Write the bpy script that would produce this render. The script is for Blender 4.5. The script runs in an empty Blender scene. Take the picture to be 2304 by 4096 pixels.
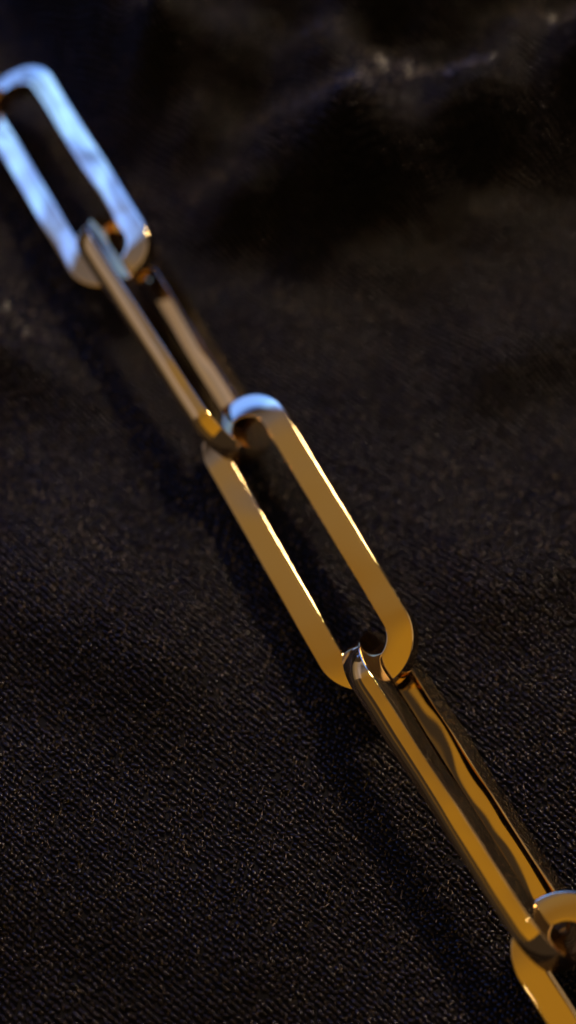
import bpy, math, random
import numpy as np
from mathutils import Vector, Matrix, noise

# ------------------------------------------------------------------ camera
MM = 0.001
sc = bpy.context.scene
TILT = math.radians(28)
DIST = 0.104
cam_data = bpy.data.cameras.new('camera')
cam = bpy.data.objects.new('camera', cam_data)
sc.collection.objects.link(cam)
cam.location = (0, -DIST*math.sin(TILT), DIST*math.cos(TILT))
cam.rotation_euler = (TILT, 0, 0)
cam_data.sensor_fit = 'VERTICAL'
cam_data.sensor_height = 36.0
cam_data.lens = 36.0*5500/4096
cam_data.clip_start = 0.002
cam_data.clip_end = 20
cam_data.dof.use_dof = True
cam_data.dof.focus_distance = 0.0918
cam_data.dof.aperture_fstop = 48.3/3.6
cam_data.dof.aperture_blades = 0
sc.camera = cam

# ------------------------------------------------------------------ light
sc.view_settings.view_transform = 'Standard'
sc.view_settings.look = 'None'
sc.view_settings.exposure = 0
sc.view_settings.gamma = 1
world = bpy.data.worlds.new('World'); sc.world = world
world.use_nodes = True
wbg = world.node_tree.nodes['Background']
wbg.inputs[0].default_value = (0.032, 0.024, 0.020, 1)
wbg.inputs[1].default_value = 1.0

def direction(az, el):
    """unit vector; az in degrees left of +y, el above the table"""
    a, e = math.radians(az), math.radians(el)
    return Vector((-math.sin(a)*math.cos(e), math.cos(a)*math.cos(e), math.sin(e)))

def area(name, pos, target, sx, sy, power, stops, axis='V', roll=0.0, stops2=None):
    """rectangular lamp whose glow fades across its face like a lit ceiling or window"""
    l = bpy.data.lights.new(name, 'AREA'); l.shape = 'RECTANGLE'
    l.size = sx; l.size_y = sy; l.energy = power
    o = bpy.data.objects.new(name, l); sc.collection.objects.link(o)
    o.location = pos
    q = (Vector(target)-Vector(pos)).to_track_quat('-Z', 'Y')
    o.rotation_euler = (q.to_matrix() @ Matrix.Rotation(roll, 3, 'Z')).to_euler()
    l.use_nodes = True
    nt = l.node_tree; em = nt.nodes['Emission']
    g = nt.nodes.new('ShaderNodeNewGeometry'); s = nt.nodes.new('ShaderNodeSeparateXYZ')
    nt.links.new(g.outputs['Parametric'], s.inputs[0])
    r = nt.nodes.new('ShaderNodeValToRGB'); ramp(r, stops)
    nt.links.new(s.outputs[0 if axis == 'U' else 1], r.inputs[0])
    if stops2:
        r2 = nt.nodes.new('ShaderNodeValToRGB'); ramp(r2, stops2)
        nt.links.new(s.outputs[1 if axis == 'U' else 0], r2.inputs[0])
        m = nt.nodes.new('ShaderNodeMix'); m.data_type = 'RGBA'; m.blend_type = 'MULTIPLY'
        m.inputs[0].default_value = 1
        nt.links.new(r.outputs[0], m.inputs[6]); nt.links.new(r2.outputs[0], m.inputs[7])
        nt.links.new(m.outputs[2], em.inputs[0])
    else:
        nt.links.new(r.outputs[0], em.inputs[0])
    return o

def ramp(node, stops):
    cr = node.color_ramp; cr.interpolation = 'EASE'
    cr.elements[0].position = 0; cr.elements[1].position = 1
    cr.elements[0].color = (*stops[0][1], 1); cr.elements[1].color = (*stops[-1][1], 1)
    for p, c in stops[1:-1]:
        cr.elements.new(p).color = (*c, 1)

def radiance(sx, sy, L):            # lamp power that gives its face radiance L
    return L*math.pi*sx*sy

# warm glow of the lamp-lit room, above and to the left of the chain
area('room_glow', direction(112, 42)*1.4, (0, 0, 0), 2.4, 1.9, radiance(2.4, 1.9, 1.0),
     [(0.0, (.04, .04, .06)), (0.18, (.11, .105, .14)), (0.27, (.20, .135, .05)), (0.37, (.19, .103, .008)), (0.52, (.30, .16, .002)), (1.0, (.36, .19, .002))], axis='U',
     stops2=[(0.0, (.35, .38, .8)), (0.07, (.25, .25, .5)), (0.11, (.01, .01, .01)), (0.195, (.01, .01, .01)), (0.225, (1, 1, 1)), (1.0, (1, 1, 1))])
# blue daylight window low beyond the chain
area('window_light', direction(18, 30)*1.2, (0, 0, 0), 1.5, 1.2, radiance(1.5, 1.2, 4.5),
     [(0.0, (.05, .12, .50)), (0.40, (.05, .14, .60)), (0.58, (.06, .18, .80)), (0.74, (.125, .32, 1.0)), (0.9, (.06, .16, .70)), (1.0, (.02, .05, .16))], axis='V',
     stops2=[(0.0, (.10, .12, .2)), (0.15, (.28, .32, .4)), (0.55, (.42, .46, .5)), (0.62, (1, 1, 1)), (0.76, (1, 1, 1)), (0.80, (.22, .2, .2)), (0.84, (1, 1, 1)), (0.93, (1, 1, 1)), (1.0, (.2, .2, .25))])
# tan room wall to the right
area('tan_glow', direction(-82, 34)*1.4, (0, 0, 0), 1.6, 1.1, radiance(1.6, 1.1, 1.0),
     [(0.0, (.10, .08, .06)), (0.4, (.34, .24, .16)), (1.0, (.16, .12, .09))], axis='V')
area('tan_glow', direction(76, 12)*1.3, (0, 0, 0), 0.8, 0.6, radiance(0.8, 0.6, 1.35),  # added lamp to turn the bronze link's amber reflection tan
     [(0.0, (.05, .04, .03)), (0.45, (.17, .135, .10)), (0.8, (.17, .16, .22)), (1.0, (.05, .05, .08))], axis='V')

# lit ceiling straight overhead: the thin bright lines along the edges of the wire
area('ceiling_glow', (0.22, -0.02, 1.3), (0.22, -0.02, 0), 0.8, 0.7, radiance(0.8, 0.7, 1.0),
     [(0.0, (.40, .31, .22)), (0.5, (.75, .58, .42)), (1.0, (.40, .31, .22))], axis='U')

def bulb(name, az, el, dist, radius, power, col):
    l = bpy.data.lights.new(name, 'POINT'); l.shadow_soft_size = radius; l.energy = power; l.color = col
    o = bpy.data.objects.new(name, l); sc.collection.objects.link(o)
    o.location = direction(az, el)*dist
    return o
bulb('lamp_bulb', -26, 50, 0.42, 0.028, 5.8, (1.0, .76, .5))
bulb('lamp_bulb', 122, 57, 1.25, 0.008, 0.08, (1.0, .82, .58))

# ------------------------------------------------------------------ materials
def new_mat(name):
    m = bpy.data.materials.new(name); m.use_nodes = True
    return m, m.node_tree, m.node_tree.nodes['Principled BSDF']

gold, nt, b = new_mat('polished_gold')
b.inputs['Base Color'].default_value = (.96, .71, .38, 1)
b.inputs['Metallic'].default_value = 1
tc = nt.nodes.new('ShaderNodeTexCoord')
n1 = nt.nodes.new('ShaderNodeTexNoise'); n1.inputs['Scale'].default_value = 1400; n1.inputs['Detail'].default_value = 4
nt.links.new(tc.outputs['Object'], n1.inputs['Vector'])
mr = nt.nodes.new('ShaderNodeMapRange')
mr.inputs['From Min'].default_value = .35; mr.inputs['From Max'].default_value = .75
mr.inputs['To Min'].default_value = .035; mr.inputs['To Max'].default_value = .08
n3 = nt.nodes.new('ShaderNodeTexNoise'); n3.inputs['Scale'].default_value = 320; n3.inputs['Detail'].default_value = 6
nt.links.new(tc.outputs['Object'], n3.inputs['Vector'])
mx = nt.nodes.new('ShaderNodeMath'); mx.operation = 'MAXIMUM'
nt.links.new(n1.outputs['Fac'], mx.inputs[0]); nt.links.new(n3.outputs['Fac'], mx.inputs[1])
nt.links.new(mx.outputs[0], mr.inputs['Value']); nt.links.new(mr.outputs[0], b.inputs['Roughness'])
n2 = nt.nodes.new('ShaderNodeTexNoise'); n2.inputs['Scale'].default_value = 9000; n2.inputs['Detail'].default_value = 3
nt.links.new(tc.outputs['Object'], n2.inputs['Vector'])
bm_ = nt.nodes.new('ShaderNodeBump'); bm_.inputs['Strength'].default_value = .02; bm_.inputs['Distance'].default_value = .00002
nt.links.new(n2.outputs['Fac'], bm_.inputs['Height']); nt.links.new(bm_.outputs[0], b.inputs['Normal'])

def cloth_mat(name, c0, c1, scale, rough, sheen):
    m, nt, b = new_mat(name)
    tc = nt.nodes.new('ShaderNodeTexCoord')
    n = nt.nodes.new('ShaderNodeTexNoise'); n.inputs['Scale'].default_value = scale; n.inputs['Detail'].default_value = 5
    nt.links.new(tc.outputs['Object'], n.inputs['Vector'])
    r = nt.nodes.new('ShaderNodeValToRGB'); r.color_ramp.elements[0].position = .35; r.color_ramp.elements[1].position = .7
    r.color_ramp.elements[0].color = (*c0, 1); r.color_ramp.elements[1].color = (*c1, 1)
    nt.links.new(n.outputs['Fac'], r.inputs[0]); nt.links.new(r.outputs[0], b.inputs['Base Color'])
    b.inputs['Roughness'].default_value = rough
    b.inputs['Sheen Weight'].default_value = sheen
    b.inputs['Sheen Roughness'].default_value = .4
    b.inputs['Sheen Tint'].default_value = (.6, .5, .45, 1)
    b.inputs['Specular IOR Level'].default_value = .15
    return m
base_m = cloth_mat('black_cloth', (.0025, .002, .0018), (.005, .004, .0036), 700, .8, .02)
yarn_m = cloth_mat('black_yarn', (.0026, .0014, .0009), (.0100, .0055, .0036), 1800, .27, .06)
yarn_m.node_tree.nodes['Principled BSDF'].inputs['Specular IOR Level'].default_value = .3
fib_m = cloth_mat('glint_fibre', (.006, .004, .003), (.42, .34, .29), 5000, .12, 0)  # black fibres, a share painted pale to stand in for lamp glints
_r = [n for n in fib_m.node_tree.nodes if n.type == 'VALTORGB'][0]
_r.color_ramp.elements[0].position = .50; _r.color_ramp.elements[1].position = .66
fib_m.node_tree.nodes['Principled BSDF'].inputs['Specular IOR Level'].default_value = .9

# ------------------------------------------------------------------ cloth
# chain axis joints in mm (where neighbouring links hook into each other)
JOINTS = [(-42.0, 44.5, 3.6), (-23.4, 38.9, 3.6), (-14.2, 21.2, 3.4), (-3.5, 5.5, 3.3), (5.9, -13.3, 3.3), (15.0, -31.2, 3.3), (24.4, -48.6, 3.3)]

def ridge(x, y, x0, y0, x1, y1, h, w0, w1):
    """soft fold running between two points, steeper on one flank"""
    dx, dy = x1-x0, y1-y0; L = math.hypot(dx, dy); dx /= L; dy /= L
    t = (x-x0)*dx+(y-y0)*dy; s = -(x-x0)*dy+(y-y0)*dx
    over = np.maximum(0, np.maximum(-t, t-L))
    w = np.where(s > 0, w1, w0)
    return h*np.exp(-(s/w)**2)*np.exp(-(over/5.0)**2)

def height(x, y):
    h = 0.35*np.sin(x*.11+1.3)*np.sin(y*.09+.4) + .25*np.sin(x*.23+y*.19)
    h = h + .5*3.0*np.logaddexp(0, (y-23+.1*x)/3.0)*np.exp(-np.maximum(0, y-55)/40)   # the cloth climbs away behind the chain
    h = h + ridge(x, y, 34, 40.5, 8.5, 30.5, 4.6, 4.4, 3.0)
    h = h + ridge(x, y, 4.5, 35.5, 4, 30, 3.6, 4.0, 3)
    h = h + ridge(x, y, 2.5, 29.5, -8, 26, 3.6, 4.2, 2.6)
    h = h + ridge(x, y, -12, 40, -28, 36, 4, 4, 3)
    h = h + ridge(x, y, 34, 21, 17, 13, 2.2, 7, 3.2)
    h = h + ridge(x, y, 26, -2, 14, -7, 1.6, 7, 3.5)
    h = h + ridge(x, y, -10, 10, -30, 17, 3.2, 6, 3.4)
    h = h + ridge(x, y, -10, -12, -30, -4, 1.6, 8, 4.5)
    h = h + ridge(x, y, -4, -32, -26, -24, 1.4, 8, 5)
    h = h + ridge(x, y, 34, 52, 10, 44, 4.0, 4.5, 3)
    h = h + np.clip((y-18)/14, 0, 1)*(.8*np.sin(x*.42+y*.33+.8)*np.sin(y*.55-x*.12)+.6*np.sin(x*.8-y*.5))
    # under the chain the cloth stays low, and the edge-on links press into the soft pile
    a, b2 = JOINTS[1], JOINTS[-1]
    L = math.hypot(b2[0]-a[0], b2[1]-a[1])
    d = np.abs((x-a[0])*(b2[1]-a[1])-(y-a[1])*(b2[0]-a[0]))/L
    k = np.clip((d-4)/9, 0, 1); k = k*k*(3-2*k)
    h = h*k
    for i in (2, 4):
        a, b2 = JOINTS[i], JOINTS[i+1]
        h = h - ridge(x, y, a[0], a[1], b2[0], b2[1], .35, 4.5, 4.5)
    return h

def mesh_np(name, co, faces, mat, parent=None, smooth=True):
    """faces: (n, k) index array"""
    me = bpy.data.meshes.new(name)
    n, k = faces.shape
    me.vertices.add(len(co)); me.vertices.foreach_set('co', co.astype(np.float32).ravel())
    me.loops.add(n*k); me.loops.foreach_set('vertex_index', faces.astype(np.int32).ravel())
    me.polygons.add(n); me.polygons.foreach_set('loop_start', np.arange(0, n*k, k, dtype=np.int32))
    me.polygons.foreach_set('use_smooth', np.full(n, smooth))
    me.update(calc_edges=True); me.validate()
    me.materials.append(mat)
    o = bpy.data.objects.new(name, me); sc.collection.objects.link(o)
    if parent: o.parent = parent
    return o

xs = np.arange(-110, 110.1, .8); ys = np.arange(-90, 170.1, .8)
gx, gy = np.meshgrid(xs, ys)
co = np.stack([gx, gy, height(gx, gy)-.12], -1).reshape(-1, 3)*MM
nx, ny = len(xs), len(ys)
ii = (np.arange(ny-1)[:, None]*nx+np.arange(nx-1)[None]).ravel()
cloth = mesh_np('cloth', co, np.stack([ii, ii+1, ii+nx+1, ii+nx], -1), base_m)
cloth['label'] = 'black knitted cloth with soft folds lying under the gold chain'
cloth['category'] = 'cloth'

rng = np.random.default_rng(7)
def visible(x, y, margin):
    """keep only the cloth near what the lens takes in"""
    half = 24+ (y+42)*.155 + margin
    return (np.abs(x) < half) & (y > -46-margin) & (y < 66+margin)

# knit: rows of little tilted loops
def scatter_template(tmpl, faces, px, py, yaw, pitch, scl, lift):
    n = len(px)
    pz = height(px, py)
    e = .3
    sx = (height(px+e, py)-height(px-e, py))/(2*e); sy = (height(px, py+e)-height(px, py-e))/(2*e)
    N = np.stack([-sx, -sy, np.ones(n)], -1); N /= np.linalg.norm(N, axis=1)[:, None]
    t = np.stack([np.cos(yaw), np.sin(yaw), np.zeros(n)], -1)
    t -= N*(t*N).sum(1)[:, None]; t /= np.linalg.norm(t, axis=1)[:, None]
    s = np.cross(N, t)
    cp, sp = np.cos(pitch)[:, None], np.sin(pitch)[:, None]
    t2 = t*cp+N*sp; n2 = -t*sp+N*cp
    P = np.stack([px, py, pz], -1)+N*lift[:, None]
    T = tmpl[None]*scl[:, None, :]
    V = P[:, None]+T[..., 0:1]*t2[:, None]+T[..., 1:2]*s[:, None]+T[..., 2:3]*n2[:, None]
    F = faces[None]+(np.arange(n)*len(tmpl))[:, None, None]
    return V.reshape(-1, 3)*MM, F.reshape(-1, faces.shape[1])

PITCH = .41
ang = math.radians(-41)
cu, su = math.cos(ang), math.sin(ang)
u = np.arange(-110, 110, PITCH*.86); v = np.arange(-110, 110, PITCH)
U, V = np.meshgrid(u, v)
U = U+.5*PITCH*(np.arange(len(v)) % 2)[:, None]
U = U.ravel(); V = V.ravel()
U = U+rng.normal(0, .05, len(U)); V = V+rng.normal(0, .03, len(V))
wob = .5*np.sin(U*.12+V*.05)+.25*np.sin(U*.05-V*.2)
X = U*cu-(V+wob)*su; Y = U*su+(V+wob)*cu
k = visible(X, Y, 3) & (rng.random(len(X)) > .02); X, Y = X[k], Y[k]
n = len(X)
ringn = 5; tm = [(-1, 0, 0)]
for q in (-.45, .45):
    rr = math.sqrt(1-q*q)
    for j in range(ringn):
        a_ = 2*math.pi*j/ringn
        tm.append((q, rr*math.cos(a_), rr*math.sin(a_)))
tm.append((1, 0, 0)); tm = np.array(tm)
fc = []
for j in range(ringn):
    j2 = (j+1) % ringn
    fc += [(0, 1+j2, 1+j), (1+j, 1+j2, 6+j2), (1+j, 6+j2, 6+j), (11, 6+j, 6+j2)]
fc = np.array(fc)
side = np.where(rng.random(n) < .5, 1, -1)
nap = .22*np.sin(X*.31+Y*.17+1)*np.sin(X*.12-Y*.27)+.2*np.sin(X*.9+2*np.sin(Y*.4))*np.sin(Y*.7+X*.3)
scl = np.stack([.25*rng.uniform(.8, 1.3, n), .145*rng.uniform(.8, 1.25, n), .11*rng.uniform(.7, 1.4, n)], -1)
co, F = scatter_template(tm, fc, X, Y, ang+side*.4+rng.normal(0, .2, n), rng.normal(.15, .22, n)+nap, scl, rng.normal(0, .045, n))
st = mesh_np('stitch', co, F, yarn_m, cloth); st['kind'] = 'stuff'
print('stitches', n)

# loose pile: short curved hairs standing out of the knit
nf = 48000
X = rng.uniform(-48, 48, nf*2); Y = rng.uniform(-50, 70, nf*2)
k = visible(X, Y, 3); X, Y = X[k][:nf], Y[k][:nf]; n = len(X)
bl = np.array([(0, -.5, 0), (0, .5, 0), (.5, -.42, .12), (.5, .42, .12), (1, -.12, .5), (1, .12, .5)])
bf = np.array([(0, 2, 3), (0, 3, 1), (2, 4, 5), (2, 5, 3)])
ln = rng.uniform(.15, .42, n)
scl = np.stack([ln, rng.uniform(.035, .075, n), ln*.8], -1)
co, F = scatter_template(bl, bf, X, Y, math.radians(82)+rng.normal(0, .35, n), rng.uniform(.1, .9, n), scl, np.full(n, .1))
fb = mesh_np('fibre', co, F, fib_m, cloth); fb['kind'] = 'stuff'

# ------------------------------------------------------------------ chain
LEN, WID, BAR, THK = 25.2, 7.2, 1.88, 1.78

def profile():
    """cross-section of the wire: flat top and bottom, slightly crowned sides, tight edges"""
    hw, ht, rb = BAR/2, THK/2, .085
    pts = []
    def edge(p0, p1, nrm, crown, k):
        for i in range(k+1):
            f = i/k
            q = 1-(2*f-1)**2
            pts.append((p0[0]+(p1[0]-p0[0])*f+nrm[0]*crown*q, p0[1]+(p1[1]-p0[1])*f+nrm[1]*crown*q))
    def corner(c, a0):
        for i in range(1, 5):
            a = a0+math.pi/2*i/5
            pts.append((c[0]+rb*math.cos(a), c[1]+rb*math.sin(a)))
    edge((hw, -ht+rb), (hw, ht-rb), (1, 0), .115, 10);   corner((hw-rb, ht-rb), 0)
    edge((hw-rb, ht), (-hw+rb, ht), (0, 1), .02, 8);   corner((-hw+rb, ht-rb), math.pi/2)
    edge((-hw, ht-rb), (-hw, -ht+rb), (-1, 0), .03, 8); corner((-hw+rb, -ht+rb), math.pi)
    edge((-hw+rb, -ht), (hw-rb, -ht), (0, -1), .02, 8); corner((hw-rb, -ht+rb), math.pi*1.5)
    return pts

def link_mesh(seed, wave, droop_top, droop_bottom, twist):
    """one closed link in its own frame: x across, y along (+y towards the far end), z face normal"""
    R = WID/2-BAR/2; S = LEN/2-BAR/2-R
    path = []
    m = 60; c = 36
    for i in range(m): path.append((R, -S+2*S*i/m, 1, 0))
    for i in range(c):
        a = math.pi*i/c; path.append((R*math.cos(a), S+R*math.sin(a)*1.0, math.cos(a), math.sin(a)))
    for i in range(m): path.append((-R, S-2*S*i/m, -1, 0))
    for i in range(c):
        a = math.pi+math.pi*i/c; path.append((R*math.cos(a), -S+R*math.sin(a), math.cos(a), math.sin(a)))
    pr = profile(); K = len(pr); n = len(path)
    off = Vector((seed*7.3, seed*3.1, seed*1.7))
    co = np.zeros((n*K, 3)); q = 0
    for (x, y, nx_, ny_) in path:
        for (a, h) in pr:
            px, py = x+nx_*a, y+ny_*a
            w1 = noise.noise(Vector((px*.35, py*.22, h*.3))+off)
            w2 = noise.noise(Vector((px*.9, py*.6, h*.8))+off*2)
            d = wave*w1*.10+max(0, wave-.6)*w2*.022
            z = h+d
            # the ends slope down a little, as pressed wire does
            e = py/(LEN/2)
            if e > .68: z -= droop_top*((e-.68)/.32)**2
            if e < -.68: z -= droop_bottom*((-e-.68)/.32)**2
            ax = 1+wave*.05*noise.noise(Vector((px*.3, py*.3, 5))+off)
            co[q] = (px+nx_*d*(1 if a > 0 else -1)*.8, py+ny_*d*(1 if a > 0 else -1)*.8, z*ax); q += 1
    i = np.arange(n)[:, None]; j = np.arange(K)[None]
    i2 = (i+1) % n; j2 = (j+1) % K
    F = np.stack([i*K+j, i2*K+j, i2*K+j2, i*K+j2], -1).reshape(-1, 4)
    # a slight twist along the length, as hand-closed links have
    t = math.radians(twist)*co[:, 1]/(LEN/2)
    cx, cz = co[:, 0].copy(), co[:, 2].copy()
    co[:, 0] = cx*np.cos(t)+cz*np.sin(t); co[:, 2] = -cx*np.sin(t)+cz*np.cos(t)
    return co*MM, F

chain = bpy.data.objects.new('chain', None); sc.collection.objects.link(chain)
chain.empty_display_size = .01
chain['label'] = 'polished gold chain of elongated paperclip links running diagonally across black cloth'
chain['category'] = 'chain'

SPEC = [  # roll deg, wave, droop far end, droop near end, twist deg, far and near axis points in mm, label
    (52, .6, .3, .3, 0, (-46.5, 38.4, 3.3), (-26.9, 38.8, 3.3), 'link at the left edge of the photo, mostly out of frame'),
    (-16, 1.1, .6, .1, 2, (-23.7, 38.9, 3.7), (-13.7, 20.7, 3.6), 'blurred link washed in pale blue reflections'),
    (45, .9, .1, .2, -4, (-13.8, 22.3, 3.4), (-4.3, 5.7, 3.1), 'out-of-focus bronze link seen nearly edge-on'),
    (-23, .4, .8, .4, -2, (-3.6, 5.5, 3.6), (6.1, -13.3, 3.4), 'sharp flat link with broad amber faces'),
    (49, 1.3, .2, .2, -3, (6.3, -13.4, 3.2), (16.7, -31.8, 3.2), 'edge-on link with amber bands and a blue glint at its tip'),
    (-17, .4, .35, .3, 1.5, (16.9, -31.7, 3.5), (27.3, -49.4, 3.3), 'amber link cut off by the bottom right corner'),
]
for i, (roll, wave, dt, db, tw, A, B, lab) in enumerate(SPEC):
    A, B = Vector(A), Vector(B)
    a = (B-A).normalized(); c = (A+B)/2
    r = Vector((0, 0, 1)).cross(a).normalized(); up = a.cross(r)*-1
    if up.z < 0: up = -up
    ph = math.radians(roll)
    x = r*math.cos(ph)-up*math.sin(ph); z = r*math.sin(ph)+up*math.cos(ph); y = z.cross(x)
    M = Matrix((x, y, z)).transposed().to_4x4(); M.translation = c*MM
    co, F = link_mesh(i+1, wave, dt, db, tw)
    o = mesh_np('link', co, F, gold, chain)
    o.matrix_local = M
    o['label'] = lab
